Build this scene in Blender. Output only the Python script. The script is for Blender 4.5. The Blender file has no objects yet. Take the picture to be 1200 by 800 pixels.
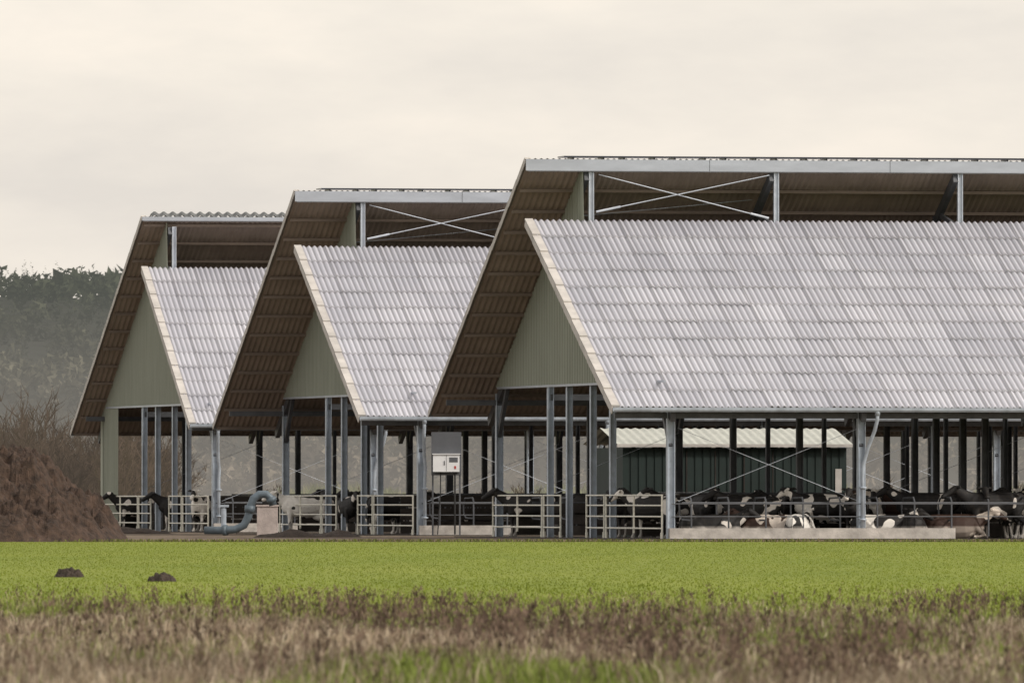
import bpy, math, random, bmesh
import numpy as np
from mathutils import Vector, noise as mn
random.seed(7); rng=np.random.default_rng(7)
F=15000.0; HOR=586.0; CH=1.23; PSI=math.radians(11.7)
S,C=math.sin(PSI),math.cos(PSI)
scn=bpy.context.scene
def P(px,py,d): return Vector(((px-600)/F*d, d, CH+(HOR-py)/F*d))
# ---------------------------------------------------------------- materials
def newmat(name):
    m=bpy.data.materials.new(name); m.use_nodes=True
    nt=m.node_tree; b=nt.nodes['Principled BSDF']; return m,nt,b
def mixc(nt,fac,a,b,blend='MIX'):
    n=nt.nodes.new('ShaderNodeMix'); n.data_type='RGBA'; n.blend_type=blend
    for sock,val in ((n.inputs[0],fac),(n.inputs[6],a),(n.inputs[7],b)):
        if isinstance(val,bpy.types.NodeSocket): nt.links.new(val,sock)
        elif isinstance(val,(int,float)): sock.default_value=val
        else: sock.default_value=(*val,1)
    return n.outputs[2]
def mth(nt,op,a,b=None,c=None):
    n=nt.nodes.new('ShaderNodeMath'); n.operation=op
    for i,v in enumerate((a,b,c)):
        if v is None: continue
        if isinstance(v,bpy.types.NodeSocket): nt.links.new(v,n.inputs[i])
        else: n.inputs[i].default_value=v
    return n.outputs[0]
def noisen(nt,vec,scale,detail=4,rough=.55,mscale=None):
    if mscale:
        mp=nt.nodes.new('ShaderNodeMapping'); mp.inputs['Scale'].default_value=mscale
        nt.links.new(vec,mp.inputs[0]); vec=mp.outputs[0]
    n=nt.nodes.new('ShaderNodeTexNoise'); n.inputs['Scale'].default_value=scale
    n.inputs['Detail'].default_value=detail; n.inputs['Roughness'].default_value=rough
    nt.links.new(vec,n.inputs['Vector']); return n.outputs['Fac']
def ramp(nt,fac,stops):
    r=nt.nodes.new('ShaderNodeValToRGB'); nt.links.new(fac,r.inputs[0])
    els=r.color_ramp.elements
    while len(els)<len(stops): els.new(.5)
    for e,(p,c) in zip(els,stops):
        e.position=p; e.color=(*c,1) if len(c)==3 else c
    return r.outputs[0]
def simple(name,col,rough=.7,metal=0.,var=.25,scale=2.0,ms=None,bump=0,dirt=None):
    m,nt,b=newmat(name)
    tc=nt.nodes.new('ShaderNodeTexCoord').outputs['Object']
    n=noisen(nt,tc,scale,5,.6,ms)
    lo=tuple(c*(1-var) for c in col); hi=tuple(min(1,c*(1+var)) for c in col)
    if dirt: lo=dirt
    c=ramp(nt,n,[(.3,lo),(.7,hi)])
    nt.links.new(c,b.inputs['Base Color'])
    b.inputs['Roughness'].default_value=rough; b.inputs['Metallic'].default_value=metal
    if bump:
        bp=nt.nodes.new('ShaderNodeBump'); bp.inputs['Strength'].default_value=bump; bp.inputs['Distance'].default_value=.05
        n2=noisen(nt,tc,scale*6,4,.6,ms); nt.links.new(n2,bp.inputs['Height']); nt.links.new(bp.outputs[0],b.inputs['Normal'])
    return m
def roofmat(name,rowlen):
    m,nt,b=newmat(name)
    tc=nt.nodes.new('ShaderNodeTexCoord').outputs['Object']
    sp=nt.nodes.new('ShaderNodeSeparateXYZ'); nt.links.new(tc,sp.inputs[0])
    row=mth(nt,'FLOOR',mth(nt,'DIVIDE',sp.outputs[1],rowlen))
    xs=sp.outputs[0]
    col=mth(nt,'FLOOR',xs)
    cb=nt.nodes.new('ShaderNodeCombineXYZ'); nt.links.new(col,cb.inputs[0]); nt.links.new(row,cb.inputs[1])
    wn=nt.nodes.new('ShaderNodeTexWhiteNoise'); wn.noise_dimensions='2D'; nt.links.new(cb.outputs[0],wn.inputs['Vector'])
    c=ramp(nt,wn.outputs['Value'],[(0,(.44,.445,.50)),(.6,(.485,.49,.545)),(1,(.58,.585,.64))])
    st=noisen(nt,tc,3.0,5,.65,(5,.25,1))
    c=mixc(nt,mth(nt,'MULTIPLY',st,.45),c,(.38,.375,.40))
    big=noisen(nt,tc,.35,3,.5)
    c=mixc(nt,ramp(nt,big,[(.4,(0,0,0)),(.7,(.4,.4,.4))]),c,(.64,.63,.67))
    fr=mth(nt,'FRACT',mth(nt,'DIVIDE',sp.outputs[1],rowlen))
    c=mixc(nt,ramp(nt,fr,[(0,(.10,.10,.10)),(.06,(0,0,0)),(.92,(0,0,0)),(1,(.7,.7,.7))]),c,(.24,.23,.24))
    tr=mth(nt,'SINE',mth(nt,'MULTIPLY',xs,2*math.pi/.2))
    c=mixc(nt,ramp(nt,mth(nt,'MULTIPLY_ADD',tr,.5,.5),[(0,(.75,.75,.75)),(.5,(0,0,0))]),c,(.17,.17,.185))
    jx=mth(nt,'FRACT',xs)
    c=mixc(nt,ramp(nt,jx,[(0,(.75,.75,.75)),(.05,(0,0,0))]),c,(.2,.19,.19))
    nt.links.new(c,b.inputs['Base Color']); b.inputs['Roughness'].default_value=.42
    b.inputs['Specular IOR Level'].default_value=.6
    return m
M={}
M['galv']=simple('galvanised_steel',(.38,.43,.49),.5,.15,.2,3)
M['galvL']=simple('galvanised_steel_light',(.48,.52,.58),.45,.15,.15,3)
M['fascia']=simple('fascia_steel',(.37,.40,.45),.45,.1,.12,.8,(1,1,4))
M['verge']=simple('verge_cap_fibre_cement',(.48,.455,.425),.75,0,.2,1.5)
M['under']=simple('roof_underside',(.34,.275,.235),.85,0,.16,1.2,(1,.3,1))
M['purlin']=simple('timber_purlin',(.23,.185,.155),.85,0,.2,2,(.3,3,3))
M['dark']=simple('dark_steel',(.10,.105,.115),.6,.2,.3,2)
M['ridge']=simple('ridge_tile_grey',(.12,.125,.125),.8,0,.3,2)
M['solar']=simple('solar_panel_glass',(.03,.035,.05),.25,0,.2,2)
M['conc']=simple('concrete',(.40,.375,.345),.85,0,.3,2.5,None,.3)
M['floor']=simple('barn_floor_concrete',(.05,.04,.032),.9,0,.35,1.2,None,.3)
M['gate']=simple('gate_tube_cream',(.66,.64,.55),.5,.0,.2,6)
M['pipe']=simple('slurry_pipe_grey',(.095,.125,.15),.5,.1,.25,4)
M['white']=simple('cabinet_white',(.72,.73,.74),.45,0,.06,3)
M['pan']=simple('blue_grey_panel',(.085,.09,.10),.6,0,.1,3)
M['green']=simple('green_cladding',(.008,.020,.017),.65,0,.2,2)
M['shedroof']=simple('pale_sheet_roof',(.42,.43,.385),.7,0,.12,2,(3,1,1))
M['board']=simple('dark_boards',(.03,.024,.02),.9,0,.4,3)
M['soil']=simple('dark_soil',(.045,.032,.024),.95,0,.5,9,None,.6)
M['black']=simple('black_rubber',(.02,.02,.02),.7,0,.2,5)
M['red']=simple('red_plastic',(.4,.04,.03),.5)
def cladmat():
    m,nt,b=newmat('gable_cladding_grey_green')
    tc=nt.nodes.new('ShaderNodeTexCoord').outputs['Object']
    n=noisen(nt,tc,1.5,4,.6,(1,4,.3))
    c=ramp(nt,n,[(.3,(.29,.31,.25)),(.7,(.36,.38,.31))])
    sp=nt.nodes.new('ShaderNodeSeparateXYZ'); nt.links.new(tc,sp.inputs[0])
    fr=mth(nt,'FRACT',mth(nt,'DIVIDE',mth(nt,'SUBTRACT',sp.outputs[1],.9),.26))
    c=mixc(nt,ramp(nt,fr,[(.6,(0,0,0)),(.68,(.6,.6,.6)),(.8,(0,0,0))]),c,(.12,.13,.10))
    nt.links.new(c,b.inputs['Base Color']); b.inputs['Roughness'].default_value=.55
    return m
M['clad']=cladmat()
# ---------------------------------------------------------------- mesh helpers
def mkobj(name,v,f,mat,parent=None,smooth=False,loc=None,rot=None):
    me=bpy.data.meshes.new(name); me.from_pydata([tuple(p) for p in v],[],f); me.update()
    if smooth:
        me.polygons.foreach_set('use_smooth',[True]*len(me.polygons))
    o=bpy.data.objects.new(name,me); scn.collection.objects.link(o)
    if mat: me.materials.append(mat)
    if parent: o.parent=parent
    if loc is not None: o.location=loc
    if rot is not None: o.rotation_euler=rot
    return o
def empty(name,loc=(0,0,0),rz=0):
    e=bpy.data.objects.new(name,None); e.location=loc; e.rotation_euler=(0,0,rz); scn.collection.objects.link(e)
    e.empty_display_size=.5; return e
class MB:
    def __init__(s): s.v=[]; s.f=[]
    def box(s,c,sz):
        cx,cy,cz=c; a,b,d=sz[0]/2,sz[1]/2,sz[2]/2; n=len(s.v)
        for dx in(-a,a):
            for dy in(-b,b):
                for dz in(-d,d): s.v.append((cx+dx,cy+dy,cz+dz))
        s.f+=[(n,n+1,n+3,n+2),(n+4,n+6,n+7,n+5),(n,n+4,n+5,n+1),(n+2,n+3,n+7,n+6),(n,n+2,n+6,n+4),(n+1,n+5,n+7,n+3)]
    def box2(s,x0,x1,y0,y1,z0,z1): s.box(((x0+x1)/2,(y0+y1)/2,(z0+z1)/2),(x1-x0,y1-y0,z1-z0))
    def beam(s,p,q,w,h):
        p=Vector(p);q=Vector(q);d=(q-p).normalized()
        up=Vector((0,0,1)) if abs(d.z)<.95 else Vector((1,0,0))
        sd=d.cross(up).normalized(); u=sd.cross(d); n=len(s.v)
        for e in(p,q):
            for a,b in((-1,-1),(1,-1),(1,1),(-1,1)): s.v.append(tuple(e+sd*a*w/2+u*b*h/2))
        s.f+=[(n,n+1,n+2,n+3),(n+7,n+6,n+5,n+4)]+[(n+i,n+4+i,n+4+(i+1)%4,n+(i+1)%4) for i in range(4)]
    def tube(s,pts,r,k=8):
        pts=[Vector(p) for p in pts]; N=len(pts); n=len(s.v)
        rr=r if isinstance(r,(list,tuple)) else [r]*N
        for i,p in enumerate(pts):
            d=(pts[min(i+1,N-1)]-pts[max(i-1,0)]).normalized()
            up=Vector((0,0,1)) if abs(d.z)<.9 else Vector((0,1,0)) 
            sd=d.cross(up).normalized(); u=sd.cross(d)
            if i==0: ps=sd
            else:
                sd=(ps-d*ps.dot(d)).normalized(); u=sd.cross(d); ps=sd
            for j in range(k):
                a=2*math.pi*j/k; s.v.append(tuple(p+sd*math.cos(a)*rr[i]+u*math.sin(a)*rr[i]))
        for i in range(N-1):
            for j in range(k):
                a=n+i*k+j; b=n+i*k+(j+1)%k; s.f.append((a,b,b+k,a+k))
        s.f.append(tuple(n+j for j in range(k))[::-1]); s.f.append(tuple(n+(N-1)*k+j for j in range(k)))
    def ipost(s,x,y,z0,z1,w=.2):
        t=.022
        s.box2(x-w/2,x-w/2+t,y-w/2,y+w/2,z0,z1); s.box2(x+w/2-t,x+w/2,y-w/2,y+w/2,z0,z1)
        s.box2(x-w/2+t,x+w/2-t,y-.012,y+.012,z0,z1)
    def obj(s,name,mat,parent=None,smooth=False,**k): return mkobj(name,s.v,s.f,mat,parent,smooth,**k)
# ---------------------------------------------------------------- barn
BAY=6.13
def corr_rows(L,W,zf,rows,wave=.2,amp=.034,spw=6,lift=.045):
    V=[];Fc=[]; n=int(L/wave*spw)+1
    xs=np.linspace(0,L,n); 
    for r in range(rows):
        ya=W*r/rows-(.06 if r else .0); yb=W*(r+1)/rows
        sheet=np.floor(xs/1.0).astype(int)
        jit=rng.uniform(-.012,.012,sheet.max()+2)[sheet]
        jy=rng.uniform(-.03,.03,sheet.max()+2)[sheet]
        w=amp*np.sin(xs*2*math.pi/wave)+.010*(1-(xs%1.0))
        base=len(V)
        for k,(yy,dz) in enumerate(((ya,-.03+lift),(ya,lift),(yb,0.0))):
            z=zf(yy)+w+dz+(jit if k<2 else 0)
            y=np.full(n,yy)+(jy if k<2 else 0)
            V+=list(zip(xs.tolist(),y.tolist(),np.asarray(z).tolist()))
        for k in range(2):
            for i in range(n-1):
                a=base+k*n+i; Fc.append((a,a+1,a+1+n,a+n))
    return V,Fc
def barn(X0,Yn,Wn,Wf,zE,zF,g,L,idx):
    ox=3.2+C*X0-S*Yn; oy=400+S*X0+C*Yn
    E=empty('cattle_barn',(ox,oy,0),PSI)
    zT,zR=10.26,12.2
    zn=lambda y: zE+(zT-zE)*y/Wn
    zf=lambda y: zR-(zR-zF)*(y-Wn)/Wf
    W=Wn+Wf
    rows=11
    V,Fc=corr_rows(L,Wn,zn,rows)
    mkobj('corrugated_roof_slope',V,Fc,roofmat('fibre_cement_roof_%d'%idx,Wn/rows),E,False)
    xs=np.arange(0,L,.05); n=len(xs); w=.028*np.sin(xs*2*math.pi/.2)
    V=[];Fc=[]
    for y in (Wn-.02,Wn+Wf):
        V+=[(x,y,zf(y)+ww+.03) for x,ww in zip(xs,w)]
    Fc=[(i,i+1,i+1+n,i+n) for i in range(n-1)]
    mkobj('back_roof_slope',V,Fc,M['verge'],E)
    V=[];Fc=[];R=12
    for r in range(R):
        ya=Wn+.02+(Wf-.04)*r/R; yb=Wn+.02+(Wf-.04)*(r+1)/R; b=len(V)
        ww=.02*np.sin(xs[::1]*2*math.pi/.2)
        V+=[(x,ya,zf(ya)-.06+q) for x,q in zip(xs,ww)]; V+=[(x,yb,zf(yb)-.09+q) for x,q in zip(xs,ww)]
        Fc+=[(b+i,b+i+1,b+i+1+n,b+i+n) for i in range(n-1)]
    mkobj('roof_underside',V,Fc,M['under'],E)
    m=MB(); k=12
    for i in range(k+1):
        y=Wn+.25+(Wf-.45)*i/k; m.beam((.06,y,zf(y)-.17),(L-.06,y,zf(y)-.17),.07,.10)
    for i in range(1,11):
        y=Wn*i/11; m.beam((.1,y,zn(y)-.17),(L-.1,y,zn(y)-.17),.07,.18)
    m.obj('purlins',M['purlin'],E)
    m=MB()
    for r in range(rows):
        ya=Wn*r/rows-.05; yb=Wn*(r+1)/rows-.02
        m.beam((.03,ya,zn(ya)+.085),(.03,yb,zn(yb)+.035),.26,.07)
        m.beam((-.085,ya,zn(ya)-.06),(-.085,yb,zn(yb)-.09),.03,.22)
    for r in range(12):
        ya=Wn+Wf*r/12; yb=Wn+Wf*(r+1)/12
        m.beam((.0,ya,zf(ya)+.06),(.0,yb,zf(yb)+.03),.2,.06)
        m.beam((-.085,ya,zf(ya)-.03),(-.085,yb,zf(yb)-.06),.025,.16)
    m.obj('verge_trim',M['verge'],E)
    m=MB(); hf=.34 if idx<3 else .12
    m.box2(-.07,L,Wn-.10,Wn-.06,zR-hf,zR+.03)
    m.obj('ridge_fascia',M['fascia'],E)
    m=MB(); xx=6.0
    while xx<L: m.box2(xx-.006,xx+.006,Wn-.108,Wn-.101,zR-hf,zR+.03); xx+=6.0
    m.box2(-.02,L,Wn-.112,Wn-.101,zR-hf-.03,zR-hf)
    m.obj('fascia_joints',M['dark'],E)
    if idx<3:
        m=MB(); xx=1.2 if idx==1 else .9
        while xx<L-1:
            m.box2(xx,xx+1.64,Wn+.0,Wn+1.0,zR+.10,zR+.145); 
            m.box2(xx+.3,xx+.36,Wn+.1,Wn+.9,zR+.03,zR+.10)
            m.box2(xx+1.3,xx+1.36,Wn+.1,Wn+.9,zR+.03,zR+.10); xx+=1.68
        m.obj('solar_panels',M['solar'],E)
    else:
        V=[];Fc=[];xs2=np.arange(.3,L,.06);n2=len(xs2)
        for y,dz in((Wn-.1,.05),(Wn+.1,.2),(Wn+.4,.08)):
            V+=[(a,y,zR+dz+.05*math.sin(a*2*math.pi/.36)) for a in xs2]
        for r in range(2): Fc+=[(r*n2+i,r*n2+i+1,r*n2+i+1+n2,r*n2+i+n2) for i in range(n2-1)]
        mkobj('ridge_tiles',V,Fc,M['ridge'],E)
    ys=[.7,Wn-4.0,Wn-1.0,Wn+2.7,Wn+5.7,Wn+14.0]
    under=lambda y:(zn(y) if y<Wn else zf(y))-.62
    posts=MB(); dk=MB(); raf=MB(); rp=MB(); nb=int((L-g-1)/BAY)+1
    for k in range(nb):
        x=g+BAY*k
        for j,y in enumerate(ys):
            if k>0 and j in(2,3) and k%2: continue
            (posts if (k==0 or j==0) else dk).ipost(x,y,0,under(y)+.3,.24 if j in(0,5) else .2)
        for y in ys: posts.box2(x-.16,x+.16,y-.16,y+.16,.0,.03)
        raf.beam((x,.3,zn(.3)-.42),(x,Wn,zn(Wn)-.42),.16,.3)
        raf.beam((x,Wn+.0,zf(Wn)-.5),(x,W-.4,zf(W-.4)-.5),.16,.3)
        raf.beam((x,Wn+14,3.4),(x,Wn+12.4,zf(Wn+12.4)-.7),.12,.2)
        raf.beam((x,.7,2.9),(x,2.2,zn(2.2)-.6),.12,.18)
        rp.ipost(x+.15,Wn+.02,zT-.3,zR-.35,.16)
        raf.beam((x,Wn+.1,zT-.1),(x,Wn+2.1,zf(Wn+2.1)-.6),.1,.14)
    for k in range(nb-1):
        x=g+BAY*(k+.5)
        dk.ipost(x,Wn+14.0,0,under(Wn+14.)+.3,.14)
        if k>0: dk.ipost(x,Wn+5.7,0,4.6,.14)
    posts.obj('steel_posts',M['galv'],E); dk.obj('inner_posts',M['dark'],E); raf.obj('rafters',M['dark'],E); rp.obj('ridge_posts',M['galvL'],E)
    m=MB()
    for y,z in((.7,zn(.7)-.55),(Wn+14.,zf(Wn+14.)-.62)): m.beam((.15,y,z),(L-.2,y,z),.1,.18)
    for y in(Wn-4.,Wn+5.7): m.beam((g,y,4.6),(L-.2,y,4.6),.1,.2)
    m.beam((.15,Wn+.1,zT-.25),(L-.2,Wn+.1,zT-.25),.1,.22)
    m.obj('eave_beams',M['dark'],E)
    m=MB()
    for k in range(nb-1):
        x0=g+BAY*k+.3;x1=g+BAY*(k+1)
        if k in(0,nb-2) and idx<3:
            m.tube([(x0,Wn-.08,zT+.28),(x1-.1,Wn-.08,zR-.45)],.018,6); m.tube([(x0+.1,Wn+.02,zR-.45),(x1-.1,Wn+.02,zT+.1)],.018,6)
            m.tube([(x0,Wn+2.2,zT+.2),(x1-.1,Wn+2.2,zT+.75)],.014,6)
            m.tube([(x0,Wn-.08,zT+.28),(x0+.8,Wn-.08,zT+.45)],.04,6); m.tube([(x1-.1,Wn+.02,zT+.1),(x1-.7,Wn+.02,zT+.25)],.04,6)
        if k%2==0:
            m.tube([(x0,.95,1.2),(x1,.95,3.5)],.008,6); m.tube([(x0,1.0,3.5),(x1,1.0,1.2)],.008,6)
            m.tube([(x0,Wn+13.8,1.2),(x1,Wn+13.8,3.5)],.008,6)
    m.obj('bracing_rods',M['galvL'],E)
    V=[];Fc=[]; prof=[(0,0),(.17,0),(.195,.035),(.235,.035),(.26,0)]
    y=.9; zb=5.0-(.0 if idx<3 else .05); cols=[]
    yend=Wn+14.2
    while y<yend:
        for dy,dx in prof[:-1]: cols.append((y+dy,dx))
        y+=.26
    def top(y):
        if y<Wn-.1: return zn(y)-.12
        return zf(max(y,Wn+.12))-.14
    pts=[(yy,dx) for yy,dx in cols if top(yy)>zb]
    for yy,dx in pts: V.append((g-.12-dx,yy,zb)); V.append((g-.12-dx,yy,top(yy)))
    for i in range(len(pts)-1): Fc.append((2*i,2*i+2,2*i+3,2*i+1))
    mkobj('gable_cladding',V,Fc,M['clad'],E)
    m=MB(); m.box2(g-.17,g-.10,.9,Wn+13.6,zb-.07,zb); m.obj('cladding_sill',M['fascia'],E)
    if idx==3:
        V=[];Fc=[];q=[(yy,dx) for yy,dx in cols if yy>Wn+10.8]
        q+= [(yend+.26*i/2,(.035 if i%2 else 0)) for i in range(1,6)]
        for yy,dx in q: V.append((g-.125-dx,yy,.05)); V.append((g-.125-dx,yy,min(zb+.3,zf(yy)-.15)))
        for i in range(len(q)-1): Fc.append((2*i,2*i+2,2*i+3,2*i+1))
        mkobj('corner_cladding',V,Fc,M['clad'],E)
        m=MB(); m.box2(g-.2,L,Wn+14.9,Wn+14.95,0.05,1.15); m.obj('back_wall',M['clad'],E)
    m=MB()
    for yy,zz in((-.10,zE-.03),(W+.08,zF-.03)):
        pr=[(-.09,.05),(-.08,-.03),(-.04,-.085),(.02,-.09),(.07,-.04),(.08,.04),(.065,.04),(.055,-.03),(.015,-.07),(-.035,-.068),(-.068,-.02),(-.075,.05)]
        n0=len(m.v);K=len(pr)
        for x in(-.05,L): m.v+=[(x,yy+a,zz+b) for a,b in pr]
        m.f+=[(n0+i,n0+(i+1)%K,n0+K+(i+1)%K,n0+K+i) for i in range(K)]
        m.f+=[tuple(n0+i for i in range(K)),tuple(n0+K+i for i in range(K))[::-1]]
    m.obj('gutter',M['galv'],E)
    m=MB()
    def dpipe(x,z0,bend=.35):
        m.tube([(x+bend,-.08,zE-.05),(x+bend,-.06,zE-.35),(x+bend*.85,.1,zE-.7),(x+bend*.4,.35,zE-1.25),(x+.02,.45,zE-1.75),(x,.46,zE-2.1),(x,.46,z0)],.06,10)
        m.tube([(x+bend,-.08,zE+.0),(x+bend,-.07,zE-.22)],.085,10)
        for z in(.6,1.6): m.box2(x-.1,x+.1,.36,.56,z,z+.05)
    dpipe(g+BAY,.1); 
    if idx>1: dpipe(g+.1,.1,-.12)
    m.obj('downpipe',M['galv'],E,True)
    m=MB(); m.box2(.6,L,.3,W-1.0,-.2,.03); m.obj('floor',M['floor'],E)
    m=MB()
    for y in(Wn-1.4,Wn+3.1): m.box2(g+3,L-.5,y-.1,y+.1,.03,.55)
    m.obj('feed_kerbs',M['conc'],E)
    m=MB()
    for y,h in((Wn-5.2,1.38),(Wn+9.0,1.1),(Wn+14.25,.9)):
        for q in range(3): m.box2(g+.5,L-.5,y-.03,y+.03,.08+q*h/3,.05+(q+1)*h/3-.02)
    m.obj('backdrop_boards',M['board'],E)  # dark backdrop, added to keep the lower interior dark behind the cows
    m=MB(); x=g+.8
    while x<L-1:
        for y0 in (1.3,Wn-4.9,Wn+6.2,Wn+11.):
            m.tube([(x,y0,.1),(x,y0,1.2),(x,y0+.15,1.32),(x,y0+1.5,1.3),(x,y0+1.75,1.1),(x,y0+1.7,.75),(x,y0+1.3,.62),(x,y0+.05,.6)],.03,6)
        x+=1.2
    for y0 in(1.3,Wn-4.9,Wn+6.2,Wn+11.): m.tube([(g+.5,y0,1.15),(L-.8,y0,1.15)],.03,6)
    m.obj('stall_dividers',M['dark'],E)
    m=MB()
    for y in(Wn-1.4,Wn+3.1):
        m.tube([(g+3,y,1.45),(L-.5,y,1.45)],.035,6); m.tube([(g+3,y,.62),(L-.5,y,.62)],.03,6)
        x=g+3
        while x<L-.6:
            m.tube([(x,y,.6),(x+.18,y,1.45)],.02,5); m.tube([(x+.5,y,.6),(x+.36,y,1.45)],.02,5); x+=.72
    m.obj('feed_barrier',M['dark'],E)
    m=MB(); m.box2(g-.1,g+9.1,.36,.56,.0,.36); 
    m.box2(g+11.5,L-.3,.36,.56,0,.36); m.obj('low_side_wall',M['conc'],E)
    m=MB()
    for z in(.72,1.12): m.tube([(g,.52,z),(L-.5,.52,z)],.018,6)
    m.obj('side_rails',M['dark'],E)
    return E,ys
B1,ys1=barn(0,0,13.3,15.9,4.11,4.14,1.95,46,1)
B2,ys2=barn(.66,44.8,12.0,16.1,4.11,3.95,2.25,46,2)
B3,ys3=barn(2.54,88.2,10.4,16.3,4.11,3.93,1.05,46,3)
OFF={1:(0,0),2:(.66,44.8),3:(2.54,88.2)}
def BL(i,x,y,z=0):
    X=OFF[i][0]+x; Y=OFF[i][1]+y
    return Vector((3.2+C*X-S*Y,400+S*X+C*Y,z))
# ---------------------------------------------------------------- gates
def gate(i,x,y0,y1,along='y',h=1.42):
    m=MB(); ln=y1-y0
    for z in (.35,.72,1.07,h-.03): m.tube([(0,0,z),(ln,0,z)],.028,6)
    k=max(1,int(ln/3.8))
    for q in range(k+1):
        xx=ln*q/k; m.tube([(xx,0,.2),(xx,0,h)],.034,6)
    for q in range(2): m.tube([(.04+q*(ln-.08),0,.03),(.04+q*(ln-.08),0,.22)],.05,6)
    a=PSI+(math.pi/2 if along=='y' else 0)
    p=BL(i,x,y0) if along=='y' else BL(i,y0,x)
    m.obj('cattle_gate',M['gate'],None,False,loc=p,rot=(0,0,a))
GX={1:1.95,2:2.25,3:1.05}
for i,ys in((1,ys1),(2,ys2),(3,ys3)):
    g=GX[i]-.25
    gate(i,g,ys[0]+.1,ys[1]-.15); gate(i,g,ys[1]+.15,ys[2]-.15); gate(i,g,ys[3]+.2,ys[4]-.15); gate(i,g,ys[4]+.15,ys[5]-.2)
# ---------------------------------------------------------------- electrical cabinet
p=P(523,586,444.3)
E=empty('electrical_cabinet',(p.x,p.y,0),0)
m=MB(); m.box2(-.52,.52,.05,.1,2.1,3.6); m.obj('backing_panel',M['pan'],E)
m=MB(); m.box2(-.5,-.44,.1,.16,0,3.6); m.box2(.44,.5,.1,.16,0,3.6); m.obj('legs',M['dark'],E)
m=MB(); m.box2(-.46,.46,-.22,.05,2.22,2.82); m.box2(-.49,.49,-.26,.05,2.82,2.85); m.obj('cabinet_box',M['white'],E)
m=MB(); m.box2(.0,.01,-.228,-.22,2.24,2.80); m.box2(-.08,-.05,-.235,-.22,2.45,2.6);m.box2(.1,.4,-.226,-.22,2.55,2.72); m.obj('door_gap',M['dark'],E)
m=MB(); m.box2(.28,.34,-.232,-.227,2.32,2.42); m.obj('isolator_switch',M['red'],E)
m=MB(); m.tube([(.3,-.08,2.22),(.3,-.08,1.2),(.3,.0,.05)],.03,6); m.tube([(-.2,-.08,2.22),(-.2,-.08,1.5),(-.3,.0,.05)],.02,6); m.obj('conduit',M['black'],E)
# ---------------------------------------------------------------- slurry pipe
E=empty('slurry_pipe',(P(290,586,436).x,436,0),0)
sc=436/F
def q(px,py,dy=0): return ((px-290)*sc,dy,CH+(HOR-py)*sc)
m=MB(); m.tube([q(240,621,.3),q(262,621,.1),q(276,620),q(286,615),q(291,605),q(293,594),q(297,584),q(304,579),q(312,579),q(318,584),q(320,592)],.135,14)
m.tube([q(292.3,600),q(293,592)],.175,14); m.tube([q(317,583),q(319.5,588)],.175,14); m.tube([q(262,621,.1),q(266,620.7,.05)],.185,14)
m.obj('bent_pipe',M['pipe'],E,True)
m=MB(); m.tube([q(262,595,.2),q(262,622,.2)],.09,10); m.box2(q(256,0)[0],q(268,0)[0],.1,.4,1.0,1.08); m.obj('valve_stem',M['galv'],E)
E=empty('concrete_block',(P(313,586,437.5).x,437.5,0),0)
m=MB(); m.box2(-.34,.36,-.3,.35,0,1.02); m.box2(-.37,.39,-.33,.38,1.02,1.08)
M['pinkc']=simple('pale_concrete',(.44,.38,.355),.85,0,.2,3,None,.3)
m.obj('block',M['pinkc'],E)
# ---------------------------------------------------------------- green shed behind barn 1
p=BL(1,7.5,33.5); E=empty('green_shed',(p.x,p.y,0),PSI)
m=MB(); Ls,Ds=7.8,5.0
x=0
while x<Ls-.05: m.box2(x,x+.2,-.03,.0,0,3.0); x+=.28
m.box2(0,Ls,0,Ds,0,3.02); m.obj('walls',M['green'],E)
V=[];Fc=[];xs=np.arange(-.25,Ls+.25,.05);n=len(xs)
for y,z in((-.3,3.12),(Ds/2,3.68),(Ds+.3,3.12)): V+=[(a,y,z+.02*math.sin(a*2*math.pi/.3)) for a in xs]
for r in range(2): Fc+=[(r*n+i,r*n+i+1,r*n+i+1+n,r*n+i+n) for i in range(n-1)]
mkobj('roof',V,Fc,M['shedroof'],E)
m=MB(); m.box2(7.4,7.62,-.06,-.035,0.02,2.3); m.box2(-.25,Ls+.25,-.34,-.31,3.04,3.14); m.obj('trim',M['verge'],E)
m=MB()
for q_ in range(5): m.box2(2.2+q_*1.0,2.24+q_*1.0,-.05,-.035,.1,2.9)
m.obj('door_tracks',M['board'],E)
p=BL(1,6.8,24.6)
E=empty('water_trough',(p.x,p.y,0),PSI); m=MB(); m.box2(0,2.4,0,.6,1.35,1.5);m.box2(.1,2.3,.05,.55,.9,1.35); m.box2(.1,.2,.1,.5,0,.9); m.box2(2.2,2.3,.1,.5,0,.9); m.obj('basin',M['white'],E)
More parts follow.
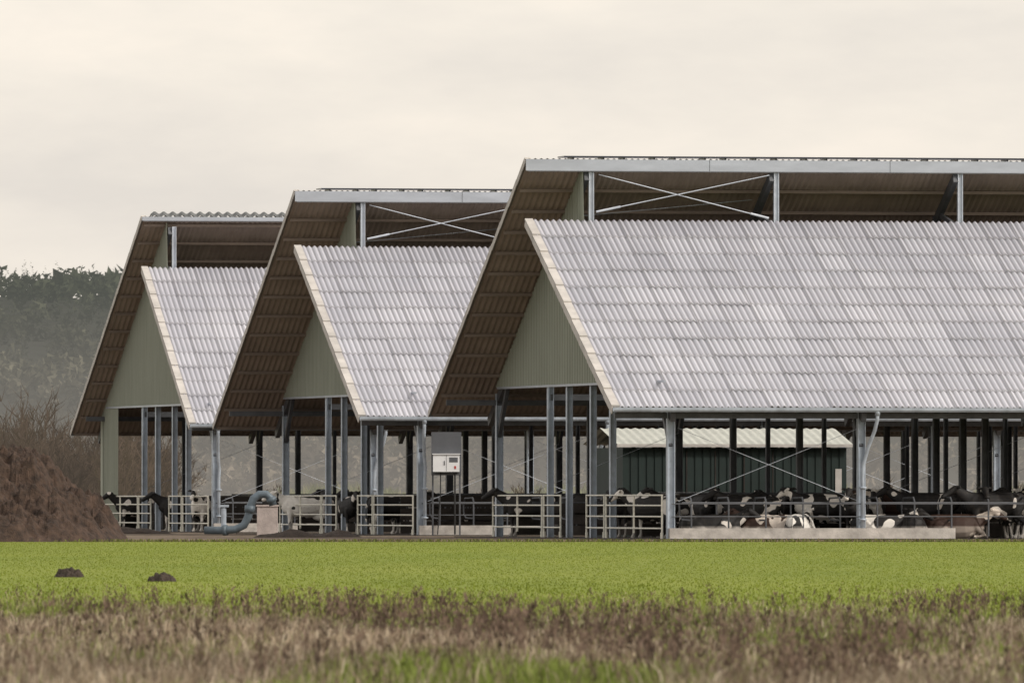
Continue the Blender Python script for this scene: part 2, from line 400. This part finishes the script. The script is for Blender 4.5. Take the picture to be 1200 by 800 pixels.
# ---------------------------------------------------------------- cows
def loft(m,st,k=14):
    n=len(m.v);N=len(st); pts=[Vector(s[:3]) for s in st]
    for i,s_ in enumerate(st):
        d=(pts[min(i+1,N-1)]-pts[max(i-1,0)]).normalized()
        sd=Vector((0,1,0)); sd=(sd-d*sd.dot(d)).normalized(); u=d.cross(sd)
        for j in range(k):
            a=2*math.pi*j/k; m.v.append(tuple(pts[i]+sd*math.cos(a)*s_[3]+u*math.sin(a)*s_[4]))
    for i in range(N-1):
        for j in range(k):
            a=n+i*k+j;b=n+i*k+(j+1)%k; m.f.append((a,b,b+k,a+k))
    m.f.append(tuple(n+j for j in range(k))[::-1]); m.f.append(tuple(n+(N-1)*k+j for j in range(k)))
def cowmesh(pose):
    m=MB(); dz=-.62 if pose=='lying' else 0
    T=[(-1.02,1.16,.08,.10),(-.97,1.14,.19,.21),(-.85,1.12,.26,.28),(-.62,1.08,.285,.34),(-.3,1.01,.34,.40),(.0,.99,.37,.43),(.3,1.0,.35,.42),(.55,1.04,.28,.38),(.75,1.10,.21,.31),(.86,1.14,.13,.21)]
    fat=1.12 if pose=='lying' else 1.0
    loft(m,[(x,0,z+dz,ry*fat,rz) for x,z,ry,rz in T])
    for s_ in(-1,1):
        loft(m,[(-.72,s_*.2,1.30+dz,.05,.05),(-.66,s_*.23,1.33+dz,.07,.06),(-.58,s_*.2,1.32+dz,.04,.04)],8)
    if pose=='feeding': nk=[(.62,0,1.12,.19,.28),(.9,0,.98,.14,.2),(1.15,0,.74,.11,.15),(1.28,0,.60,.10,.12)]; hd=[(1.2,0,.70,.09,.10),(1.28,0,.58,.115,.125),(1.36,0,.42,.10,.105),(1.42,0,.27,.075,.08),(1.45,0,.19,.085,.075),(1.46,0,.14,.06,.05)]
    else: nk=[(.62,0,1.14+dz,.19,.28),(.88,0,1.26+dz,.13,.2),(1.1,0,1.42+dz,.105,.15),(1.2,0,1.50+dz,.10,.12)]; hd=[(1.12,0,1.53+dz,.08,.09),(1.2,0,1.51+dz,.115,.125),(1.34,0,1.43+dz,.10,.11),(1.5,0,1.33+dz,.072,.085),(1.6,0,1.27+dz,.085,.08),(1.65,0,1.23+dz,.06,.05)]
    loft(m,nk); loft(m,hd)
    ex,ez=(hd[1][0],hd[1][2])
    for s_ in(-1,1):
        loft(m,[(ex-.03,s_*.10,ez+.05,.03,.035),(ex-.055,s_*.17,ez+.06,.045,.06),(ex-.07,s_*.235,ez+.045,.03,.045),(ex-.08,s_*.28,ez+.03,.015,.02)],8)
    if pose!='lying':
        for s_ in(-1,1):
            fx=.04 if s_>0 else -.05
            loft(m,[(.58,s_*.17,.98,.11,.17),(.57+fx,s_*.18,.74,.085,.11),(.57+fx,s_*.17,.55,.06,.07),(.585+fx,s_*.17,.43,.058,.062),(.57+fx,s_*.17,.28,.038,.042),(.57+fx,s_*.17,.13,.042,.048),(.60+fx,s_*.17,.06,.055,.07),(.61+fx,s_*.17,.0,.062,.085)],10)
            hx=-.06 if s_>0 else .05
            loft(m,[(-.74,s_*.16,1.1,.12,.24),(-.66,s_*.2,.86,.11,.2),(-.66+hx*.5,s_*.2,.68,.085,.13),(-.82+hx,s_*.18,.52,.055,.08),(-.86+hx,s_*.18,.44,.05,.06),(-.82+hx,s_*.18,.26,.038,.045),(-.80+hx,s_*.18,.12,.042,.05),(-.76+hx,s_*.18,.05,.055,.07),(-.75+hx,s_*.18,.0,.062,.08)],10)
        loft(m,[(-.62,0,.66,.12,.08),(-.5,0,.60,.17,.14),(-.36,0,.64,.14,.12),(-.22,0,.70,.06,.05)],10)
    else:
        for s_ in(-1,1):
            loft(m,[(.6,s_*.2,.45,.10,.14),(.82,s_*.27,.22,.07,.09),(.95,s_*.28,.1,.055,.06),(.75,s_*.32,.06,.045,.045),(.58,s_*.33,.06,.05,.05)],10)
            loft(m,[(-.65,s_*.22,.45,.13,.24),(-.4,s_*.36,.28,.1,.16),(-.25,s_*.42,.15,.08,.09),(-.5,s_*.46,.07,.05,.05),(-.75,s_*.45,.05,.045,.045)],10)
    loft(m,[(-1.0,0,1.28+dz,.035,.04),(-1.06,0,1.2+dz,.028,.03),(-1.09,.01,.95+dz,.022,.022),(-1.09,.01,.75+dz if pose!='lying' else .2,.02,.02)]+([(-1.09,.01,.55,.045,.045),(-1.08,.01,.42,.02,.02)] if pose!='lying' else []),8)
    o=m.obj('cowtmp',None); md=o.modifiers.new('r','REMESH'); md.mode='VOXEL'; md.voxel_size=.022
    sm=o.modifiers.new('s','SMOOTH'); sm.iterations=4; sm.factor=.5
    dg=bpy.context.evaluated_depsgraph_get(); me=bpy.data.meshes.new_from_object(o.evaluated_get(dg))
    me.name='cow_'+pose; me.polygons.foreach_set('use_smooth',[True]*len(me.polygons))
    bpy.data.objects.remove(o); return me
def cowmat(name,thr,dark,light,seed):
    m,nt,b=newmat(name); tc=nt.nodes.new('ShaderNodeTexCoord').outputs['Object']
    oi=nt.nodes.new('ShaderNodeObjectInfo')
    va=nt.nodes.new('ShaderNodeVectorMath'); va.operation='ADD'; nt.links.new(tc,va.inputs[0])
    cb=nt.nodes.new('ShaderNodeCombineXYZ'); nt.links.new(mth(nt,'MULTIPLY_ADD',oi.outputs['Random'],30,seed),cb.inputs[0]); nt.links.new(cb.outputs[0],va.inputs[1])
    n=noisen(nt,va.outputs[0],1.9,1.5,.4)
    patch=ramp(nt,n,[(thr-.004,(0,0,0)),(thr+.004,(1,1,1))])
    sp=nt.nodes.new('ShaderNodeSeparateXYZ'); nt.links.new(tc,sp.inputs[0])
    legs=ramp(nt,sp.outputs[2],[(.36,(1,1,1)),(.42,(0,0,0))])
    f=nt.nodes.new('ShaderNodeMix'); f.data_type='RGBA'; f.blend_type='LIGHTEN'; f.inputs[0].default_value=.45
    nt.links.new(patch,f.inputs[6]); nt.links.new(legs,f.inputs[7])
    c=mixc(nt,f.outputs[2],dark,light)
    fn_=noisen(nt,tc,9,4,.6); c=mixc(nt,ramp(nt,fn_,[(.5,(0,0,0)),(.8,(.25,.25,.25))]),c,(.10,.075,.05))
    nt.links.new(c,b.inputs['Base Color']); b.inputs['Roughness'].default_value=.7
    return m
CM=[cowmat('coat_black_patches',.55,(.008,.007,.007),(.76,.72,.66),0),
    cowmat('coat_mostly_white',.45,(.012,.011,.011),(.78,.75,.70),5),
    cowmat('coat_brown_patches',.60,(.04,.018,.011),(.66,.58,.50),9),
    cowmat('coat_mostly_black',.65,(.008,.007,.007),(.75,.7,.64),13)]
base={p:cowmesh(p) for p in('standing','feeding','lying')}
CV={}
def cow(pos,ang,pose='standing',mi=0,sc=1.0):
    key=(pose,mi)
    if key not in CV:
        me=base[pose].copy(); me.materials.clear(); me.materials.append(CM[mi]); CV[key]=me
    o=bpy.data.objects.new('dairy_cow',CV[key]); o.location=(pos.x,pos.y,.03); o.rotation_euler=(0,0,math.radians(ang)); o.scale=(sc,)*3
    scn.collection.objects.link(o)
def cpx(px,d,ang,pose='standing',mi=0,sc=1.0): cow(P(px,586,d),ang,pose,mi,sc)
cpx(622,426,172,'standing',3); cpx(764,407.5,150,'standing',0,.95); cpx(800,409,200,'standing',0); cpx(742,413,230,'standing',3,.95); cpx(690,423,20,'standing',3)
for px,a,po,mi,d in((835,5,'lying',3,403.2),(880,185,'standing',3,405.2),(938,75,'lying',1,403.4),(965,190,'standing',0,405.5),(1003,265,'standing',3,404.6),(1035,10,'lying',0,403.6),(1085,175,'standing',3,405.6),(1120,5,'lying',2,404.2),(1165,190,'standing',3,404.5),(1210,10,'standing',3,406),
    (850,10,'standing',3,409),(905,200,'feeding',3,408),(985,15,'standing',3,408.6),(1050,170,'standing',2,408),(1130,5,'standing',3,409),(1190,80,'standing',0,407),(900,170,'lying',2,403.4),(1070,100,'lying',3,403.5),(825,280,'standing',3,406.5),(925,270,'standing',3,407),(1025,268,'standing',0,407.2),(1145,275,'standing',3,405.5)):
    cpx(px,d,a+random.uniform(-8,8),po,mi,random.uniform(.95,1.04))
cpx(358,467,185,'standing',1,.96); cpx(385,470,100,'standing',3); cpx(408,459,285,'standing',3,.95); cpx(464,453,10,'standing',0,.98); cpx(482,456,170,'feeding',0); cpx(545,455,185,'lying',3); cpx(600,458,5,'lying',3); cpx(440,462,200,'standing',3); cpx(340,474,20,'standing',3)
cpx(236,492,258,'standing',1,1.0); cpx(160,508,200,'standing',3,.95); cpx(212,500,190,'standing',3,.95); cpx(345,498,10,'lying',3)
# ---------------------------------------------------------------- ground
def fn(x,y,s=0):
    return (np.sin(x*1.3+s)*np.cos(y*.21+s*2)+np.sin(x*.53+y*.11+s*3)+.6*np.sin(x*2.9-y*.37+s)+.5*np.cos(x*.9+y*.45+5*s))/3.1
def ground():
    m,nt,b=newmat('ground_soil_grass')
    geo=nt.nodes.new('ShaderNodeTexCoord').outputs['Object']
    sp=nt.nodes.new('ShaderNodeSeparateXYZ'); nt.links.new(geo,sp.inputs[0]); Y=sp.outputs[1]
    wob=noisen(nt,geo,.12,4,.6)
    Yw=mth(nt,'ADD',Y,mth(nt,'MULTIPLY',mth(nt,'SUBTRACT',wob,.5),40))
    n1=noisen(nt,geo,1.3,5,.65,(1,.12,1)); n2=noisen(nt,geo,.25,4,.6,(1,.12,1))
    dry=ramp(nt,n1,[(.3,(.09,.075,.045)),(.5,(.16,.13,.085)),(.68,(.15,.18,.05))])
    lawn=ramp(nt,n2,[(.3,(.155,.195,.030)),(.7,(.205,.235,.042))])
    dirt=ramp(nt,n1,[(.3,(.10,.075,.055)),(.7,(.20,.16,.12))])
    far=ramp(nt,n2,[(.3,(.22,.27,.10)),(.7,(.29,.33,.14))])
    def step(v,a,w):
        n=nt.nodes.new('ShaderNodeMapRange'); n.inputs[1].default_value=a-w; n.inputs[2].default_value=a+w; nt.links.new(v,n.inputs[0]); return n.outputs[0]
    c=mixc(nt,step(Yw,140,14),dry,lawn)
    c=mixc(nt,step(mth(nt,'ADD',Y,mth(nt,'MULTIPLY',n1,4)),381,1.5),c,dirt)
    c=mixc(nt,step(Yw,540,10),c,far)
    nt.links.new(c,b.inputs['Base Color']); b.inputs['Roughness'].default_value=.95; b.inputs['Specular IOR Level'].default_value=.1
    mkobj('ground',[(-6000,-1500,0),(6000,-1500,0),(6000,12000,0),(-6000,12000,0)],[(0,1,2,3)],m)
ground()
def attrmat(name,rough=.9,haze=None):
    m,nt,b=newmat(name); a=nt.nodes.new('ShaderNodeAttribute'); a.attribute_name='Col'
    nt.links.new(a.outputs['Color'],b.inputs['Base Color']); b.inputs['Roughness'].default_value=rough; b.inputs['Specular IOR Level'].default_value=.1
    if haze:   # aerial perspective painted in: height-graded emission mixed into the surface shader
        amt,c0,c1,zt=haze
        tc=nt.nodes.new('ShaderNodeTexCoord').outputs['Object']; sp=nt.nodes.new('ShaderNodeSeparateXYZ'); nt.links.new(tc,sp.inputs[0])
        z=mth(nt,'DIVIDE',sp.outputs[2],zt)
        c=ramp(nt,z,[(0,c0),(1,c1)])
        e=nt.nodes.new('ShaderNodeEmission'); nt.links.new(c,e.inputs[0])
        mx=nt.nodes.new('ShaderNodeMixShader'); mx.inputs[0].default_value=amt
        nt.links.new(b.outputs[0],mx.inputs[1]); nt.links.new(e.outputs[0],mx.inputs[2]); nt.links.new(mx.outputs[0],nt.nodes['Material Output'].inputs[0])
    return m
def trimesh(name,V,T,Cc,mat):
    me=bpy.data.meshes.new(name); nv=len(V);nt_=len(T)
    me.vertices.add(nv); me.vertices.foreach_set('co',V.astype(np.float32).ravel())
    me.loops.add(nt_*3); me.loops.foreach_set('vertex_index',T.astype(np.int32).ravel())
    me.polygons.add(nt_); me.polygons.foreach_set('loop_start',np.arange(0,nt_*3,3,dtype=np.int32))
    me.update(calc_edges=True)
    a=me.color_attributes.new('Col','FLOAT_COLOR','POINT'); cc=np.ones((nv,4),np.float32); cc[:,:3]=Cc; a.data.foreach_set('color',cc.ravel())
    me.materials.append(mat); o=bpy.data.objects.new(name,me); scn.collection.objects.link(o); return o
def blades(name,pos,h,w,lean,col,mat,root=.75):
    n=len(pos); th=rng.uniform(0,math.pi,n); la=rng.uniform(0,2*math.pi,n)
    sx=np.cos(th)*w/2; sy=np.sin(th)*w/2*.3
    lx=np.cos(la)*lean*h; ly=np.sin(la)*lean*h
    V=np.zeros((n,5,3)); b=pos
    V[:,0]=b-np.c_[sx,sy,np.zeros(n)]; V[:,1]=b+np.c_[sx,sy,np.zeros(n)]
    mid=b+np.c_[lx*.35,ly*.35,h*.58]; V[:,2]=mid-np.c_[sx,sy,np.zeros(n)]*.75; V[:,3]=mid+np.c_[sx,sy,np.zeros(n)]*.75
    V[:,4]=b+np.c_[lx,ly,h*(1-.25*lean)]
    i=np.arange(n)[:,None]*5
    T=np.concatenate([i+np.array([[0,1,3]]),i+np.array([[0,3,2]]),i+np.array([[2,3,4]])],1).reshape(-1,3)
    Cc=np.repeat(col,5,0).reshape(n,5,3); Cc[:,0:2]*=root
    return trimesh(name,V.reshape(-1,3),T,Cc.reshape(-1,3),mat)
gm=attrmat('grass_blades')
def scatter(n,y0,y1,k=.048,mg=2.5,power=1):
    y=y0+(y1-y0)*rng.random(n)**power; hw=k*y+mg; x=rng.uniform(-1,1,n)*hw; return x,y
def pick(cols,n,v=.35): 
    cols=np.array(cols); c=cols[rng.integers(0,len(cols),n)]; return c*rng.uniform(1-v,1+v,(n,1))
# rough grass: dry straw-coloured tussocks with green regrowth between
x,y=scatter(155000,74,172,power=1.0); f=fn(x*1.7,y*.8)
keep=rng.random(len(x))<np.clip(.10+.85*(164-y)/44+.45*f,.05,1); x,y,f=x[keep],y[keep],f[keep]; n=len(x)
gp=fn(x*.9,y*.5,2.1); near=np.exp(-((x-.1)/1.7)**2)*np.clip((106-y)/18,0,1)
green=(rng.random(n)<np.clip(.26+.95*gp+np.clip((y-114)/52,0,.8)+.9*near,0.03,.94))
col=np.where(green[:,None],pick([(.165,.215,.042),(.14,.185,.036),(.21,.245,.07)],n,.28),pick([(.25,.195,.135),(.35,.285,.205),(.18,.135,.098),(.44,.375,.28),(.205,.155,.112)],n))
tint=1+.35*fn(x*.6,y*1.3,6.); col*=tint[:,None]
h=rng.uniform(.05,.165,n)*(1+.8*f)*np.where(green,.72,1)*np.clip(1.4-(y-74)/90,.38,1.4)
blades('rough_dry_grass',np.c_[x,y,np.zeros(n)],h,rng.uniform(.005,.014,n),rng.uniform(.1,.8,n),col,gm)
# weed stalks, in loose drifts
n0=7200; x,y=scatter(n0,78,150,power=1.0); k=rng.random(n0)<np.clip(.30+1.5*fn(x*1.6,y*.6,4.3),.07,1)*np.clip((156-y)/34,.12,1); x,y=x[k],y[k]
pp=[];hh=[];ww=[];cc=[]
for a,b in zip(x,y):
    H=rng.uniform(.16,.42)*(1.15-.5*(b-76)/76); c=np.array([.115,.082,.062])*rng.uniform(.4,1.8)
    pp.append((a,b,0));hh.append(H);ww.append(.009);cc.append(c)
    for j in range(11):
        t=rng.uniform(.35,1.0); pp.append((a+rng.normal(0,.020),b+rng.normal(0,.02),H*t));hh.append(rng.uniform(.02,.06));ww.append(rng.uniform(.008,.022));cc.append(c*rng.uniform(.7,1.5))
blades('dried_weed_stalks',np.array(pp),np.array(hh),np.array(ww),rng.uniform(.05,.5,len(pp)),np.array(cc),gm)
# lawn
x,y=scatter(150000,134,379,power=.9); n=len(x); f=fn(x*.6,y*.35,1.)
col=pick([(.18,.22,.035),(.19,.232,.038),(.175,.215,.034)],n,.06)*(1+.10*f[:,None])
yel=(rng.random(n)<np.clip(.62-(y-134)/90+.35*f*np.clip((230-y)/60,0,1),.0,.65)); col[yel]=pick([(.30,.29,.12),(.23,.21,.09),(.15,.135,.06)],yel.sum(),.2)
h=rng.uniform(.008,.022,n)*np.clip(3.2-(y-134)/32,1,3.2)
blades('lawn_grass',np.c_[x,y,np.zeros(n)],h,rng.uniform(.012,.024,n),rng.uniform(.1,.8,n),col,gm,.92)
n=9000; x=rng.uniform(-26,24,n); y=rng.uniform(379,384,n)
blades('yard_edge_weeds',np.c_[x,y,np.zeros(n)],rng.uniform(.03,.12,n),rng.uniform(.03,.05,n),rng.uniform(.1,.8,n),pick([(.14,.16,.04),(.17,.14,.08),(.10,.11,.04)],n),gm)
# ---------------------------------------------------------------- mounds
def mound(name,c,rx,ry,h,mat,res=90,rough=.25,pw=1.0,fq=1.1):
    V=[];Fc=[]
    for i in range(res+1):
        for j in range(res+1):
            u=(i/res*2-1);v=(j/res*2-1); r=math.hypot(u,v)
            x=u*rx;y=v*ry; prof=max(0,1-r)**pw
            nz=mn.fractal(Vector((x*fq,y*fq,c[0])),1,2,5)
            z=h*prof+nz*rough*min(1,prof*4)*(h/2.8) 
            V.append((x,y,z-.03))
    for i in range(res):
        for j in range(res):
            a=i*(res+1)+j; Fc.append((a,a+res+1,a+res+2,a+1))
    return mkobj(name,V,Fc,mat,None,False,loc=c)
M['manure']=simple('manure_compost',(.052,.032,.022),.95,0,.65,4,None,1.0)
p=P(-12,586,384); mound('compost_heap',(p.x,p.y,0),4.2,5.2,3.2,M['manure'],190,.75,.84)
for px,py,w in((81,676,.25),(190,681,.23)):
    d=CH*F/(py-HOR); p=P(px,586,d); mound('molehill',(p.x,p.y,0.02),w,w,.14,M['soil'],30,1.6,.45,9)
for px,d,rx in((340,425,1.3),(395,428,.9),(150,470,2.0)):
    p=P(px,586,d); mound('soil_heap',(p.x,p.y,0),rx,.7,.28,M['soil'],40,.7,.8)
# ---------------------------------------------------------------- hill + forest
def gz(x,y):
    t=min(1,max(0,(y-2230)/420)); t=t*t*(3-2*t)
    g=1-.25*max(0,min(1,(x+60)/350))
    return 42*t*g+4.0*mn.noise(Vector((x*.012,y*.01,3.3)))*t+3*mn.noise(Vector((x*.035,y*.02,1)))*t
V=[];Fc=[];nx,ny=90,40
for j in range(ny+1):
    for i in range(nx+1):
        X=-700+1400*i/nx;Y=2200+900*j/ny; V.append((X,Y,gz(X,Y)-.3 if j else -1))
for j in range(ny):
    for i in range(nx):
        a=j*(nx+1)+i; Fc.append((a,a+1,a+nx+2,a+nx+1))
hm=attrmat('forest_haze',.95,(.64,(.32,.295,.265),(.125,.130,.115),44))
TV=[];TT=[];TC=[];off=0
def tree(x,y,z,h,r,c,con):
    global off
    n=44; u=rng.random(n)
    if con:
        zz=z+h*(.05+.95*u); rr=r*(1-u)**.8*rng.uniform(.3,1.0,n)+.1
        a=rng.uniform(0,6.28,n); cx=x+np.cos(a)*rr*.8; cy=y+np.sin(a)*rr*.8; s_=r*.5*(1.1-u)
    else:
        d=rng.normal(0,1,(n,3)); d/=np.linalg.norm(d,axis=1)[:,None]; d*=rng.uniform(.3,.95,(n,1))
        cx=x+d[:,0]*r; cy=y+d[:,1]*r; zz=z+h*.55+d[:,2]*h*.42; s_=np.full(n,r*.40)
    ctr=np.c_[cx,cy,zz]
    t=ctr[:,None,:]+np.clip(rng.normal(0,.7,(n,3,3)),-1.1,1.1)*s_[:,None,None]
    TV.append(t.reshape(-1,3)); TT.append(np.arange(off,off+3*n).reshape(-1,3)); off+=3*n
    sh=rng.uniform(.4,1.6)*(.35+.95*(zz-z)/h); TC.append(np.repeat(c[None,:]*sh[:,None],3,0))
Y=2250.
while Y<2700:
    X=-330+rng.uniform(0,5)
    while X<330:
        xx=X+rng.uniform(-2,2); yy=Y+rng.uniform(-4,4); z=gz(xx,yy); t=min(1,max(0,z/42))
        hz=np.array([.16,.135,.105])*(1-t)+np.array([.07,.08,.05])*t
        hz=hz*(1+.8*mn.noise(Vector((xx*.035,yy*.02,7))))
        con=mn.noise(Vector((xx*.02,yy*.015,0)))+rng.normal(0,.25)>0 and t>.25
        if con: tree(xx,yy,z-.8,rng.uniform(5.5,9.5),rng.uniform(1.4,2.1),hz*.7,True)
        else: tree(xx,yy,z-.8,rng.uniform(5,8.5),rng.uniform(1.9,3.1),hz,False)
        X+=4.6 if -170<X<0 else 9
    Y+=11
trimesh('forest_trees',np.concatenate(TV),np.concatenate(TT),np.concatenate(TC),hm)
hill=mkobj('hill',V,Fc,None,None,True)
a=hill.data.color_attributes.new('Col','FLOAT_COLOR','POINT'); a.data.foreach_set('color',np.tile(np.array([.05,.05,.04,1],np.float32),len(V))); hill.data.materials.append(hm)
# bare shrubs / trees belt
V=[];T=[];Cc=[]
def twig(p,d,l,w,c,depth):
    p=np.array(p,float); q_=p.copy(); seg=3; pts=[p]
    dd=np.array(d,float)
    for s_ in range(seg):
        dd=dd+rng.normal(0,.12,3); dd[2]+=.06; dd/=np.linalg.norm(dd); q_=q_+dd*l/seg; pts.append(q_.copy())
    b=len(V)
    for i,a in enumerate(pts):
        ww=w*(1-i/(seg+.5)); V.append((a[0]-ww/2,a[1],a[2])); V.append((a[0]+ww/2,a[1],a[2])); Cc.append(c);Cc.append(c)
    for i in range(seg):
        k=b+2*i; T.append((k,k+1,k+3)); T.append((k,k+3,k+2))
    if depth>0:
        for s_ in range(5):
            i=rng.integers(1,seg+1); nd=dd+rng.normal(0,.5,3); nd[2]=abs(nd[2]); nd/=np.linalg.norm(nd)
            twig(pts[i],nd,l*rng.uniform(.45,.75),w*.62,c*rng.uniform(.9,1.15),depth-1)
for i in range(170):
    X=rng.uniform(-62,62) if i<95 else rng.uniform(-34,-20); Yy=rng.uniform(660,800); H=rng.uniform(1.2,2.4) if X>-20 else rng.uniform(2.6,6.8)
    c=np.array([.060,.043,.031])*rng.uniform(.4,1.4)
    for s_ in range(4):
        d=np.array([rng.normal(0,.25),rng.normal(0,.25),1]); twig((X+rng.normal(0,.3),Yy,0),d/np.linalg.norm(d),H*rng.uniform(.4,.6),.18,c,3)
trimesh('bare_trees',np.array(V),np.array(T),np.array(Cc),attrmat('bare_twigs',.95,(.24,(.20,.165,.135),(.20,.165,.135),10)))  # twigs carry the same painted haze glow, even over their height
n=24000; x=rng.uniform(-100,100,n); y=rng.uniform(1100,1200,n)
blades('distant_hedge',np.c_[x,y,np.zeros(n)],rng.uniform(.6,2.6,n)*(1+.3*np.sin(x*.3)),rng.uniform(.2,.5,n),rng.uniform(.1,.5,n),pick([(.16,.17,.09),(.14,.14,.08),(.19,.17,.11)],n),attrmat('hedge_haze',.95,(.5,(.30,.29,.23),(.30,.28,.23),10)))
# ---------------------------------------------------------------- sky, sun, camera
w=bpy.data.worlds.new('World'); scn.world=w; w.use_nodes=True; nt=w.node_tree; nt.nodes.clear()
SUN_EL=math.radians(36); az=math.radians(118)
out=nt.nodes.new('ShaderNodeOutputWorld')
sky=nt.nodes.new('ShaderNodeTexSky'); sky.sky_type='NISHITA'; sky.sun_disc=False; sky.sun_elevation=SUN_EL; sky.sun_rotation=az
sky.dust_density=4
b1=nt.nodes.new('ShaderNodeBackground'); nt.links.new(sky.outputs[0],b1.inputs[0]); b1.inputs[1].default_value=.05
tc=nt.nodes.new('ShaderNodeTexCoord').outputs['Generated']
n1=noisen(nt,tc,1.0,6,.6,(16,16,48)); 
cl=ramp(nt,n1,[(.32,(.655,.61,.56)),(.5,(.76,.70,.625)),(.68,(.88,.79,.69))])
b2=nt.nodes.new('ShaderNodeBackground'); nt.links.new(cl,b2.inputs[0]); b2.inputs[1].default_value=1.13
ad=nt.nodes.new('ShaderNodeAddShader'); nt.links.new(b1.outputs[0],ad.inputs[0]); nt.links.new(b2.outputs[0],ad.inputs[1]); nt.links.new(ad.outputs[0],out.inputs[0])
L=bpy.data.lights.new('sun','SUN'); L.energy=2.2; L.angle=math.radians(5); L.color=(1,.95,.88)
so=bpy.data.objects.new('sun',L); scn.collection.objects.link(so)
dirv=Vector((math.sin(az)*math.cos(SUN_EL),math.cos(az)*math.cos(SUN_EL),math.sin(SUN_EL)))
so.rotation_euler=dirv.to_track_quat('Z','Y').to_euler(); so.location=(60,300,80)
cam=bpy.data.cameras.new('camera'); cam.sensor_width=36; cam.lens=450; cam.clip_end=20000; cam.clip_start=1
cam.dof.use_dof=True; cam.dof.focus_distance=408; cam.dof.aperture_fstop=12
co=bpy.data.objects.new('camera',cam); scn.collection.objects.link(co); co.location=(0,0,CH)
co.rotation_euler=(math.radians(90)+math.atan(186/F),0,0); scn.camera=co
scn.view_settings.view_transform='Standard'; scn.view_settings.look='None'; scn.view_settings.exposure=0
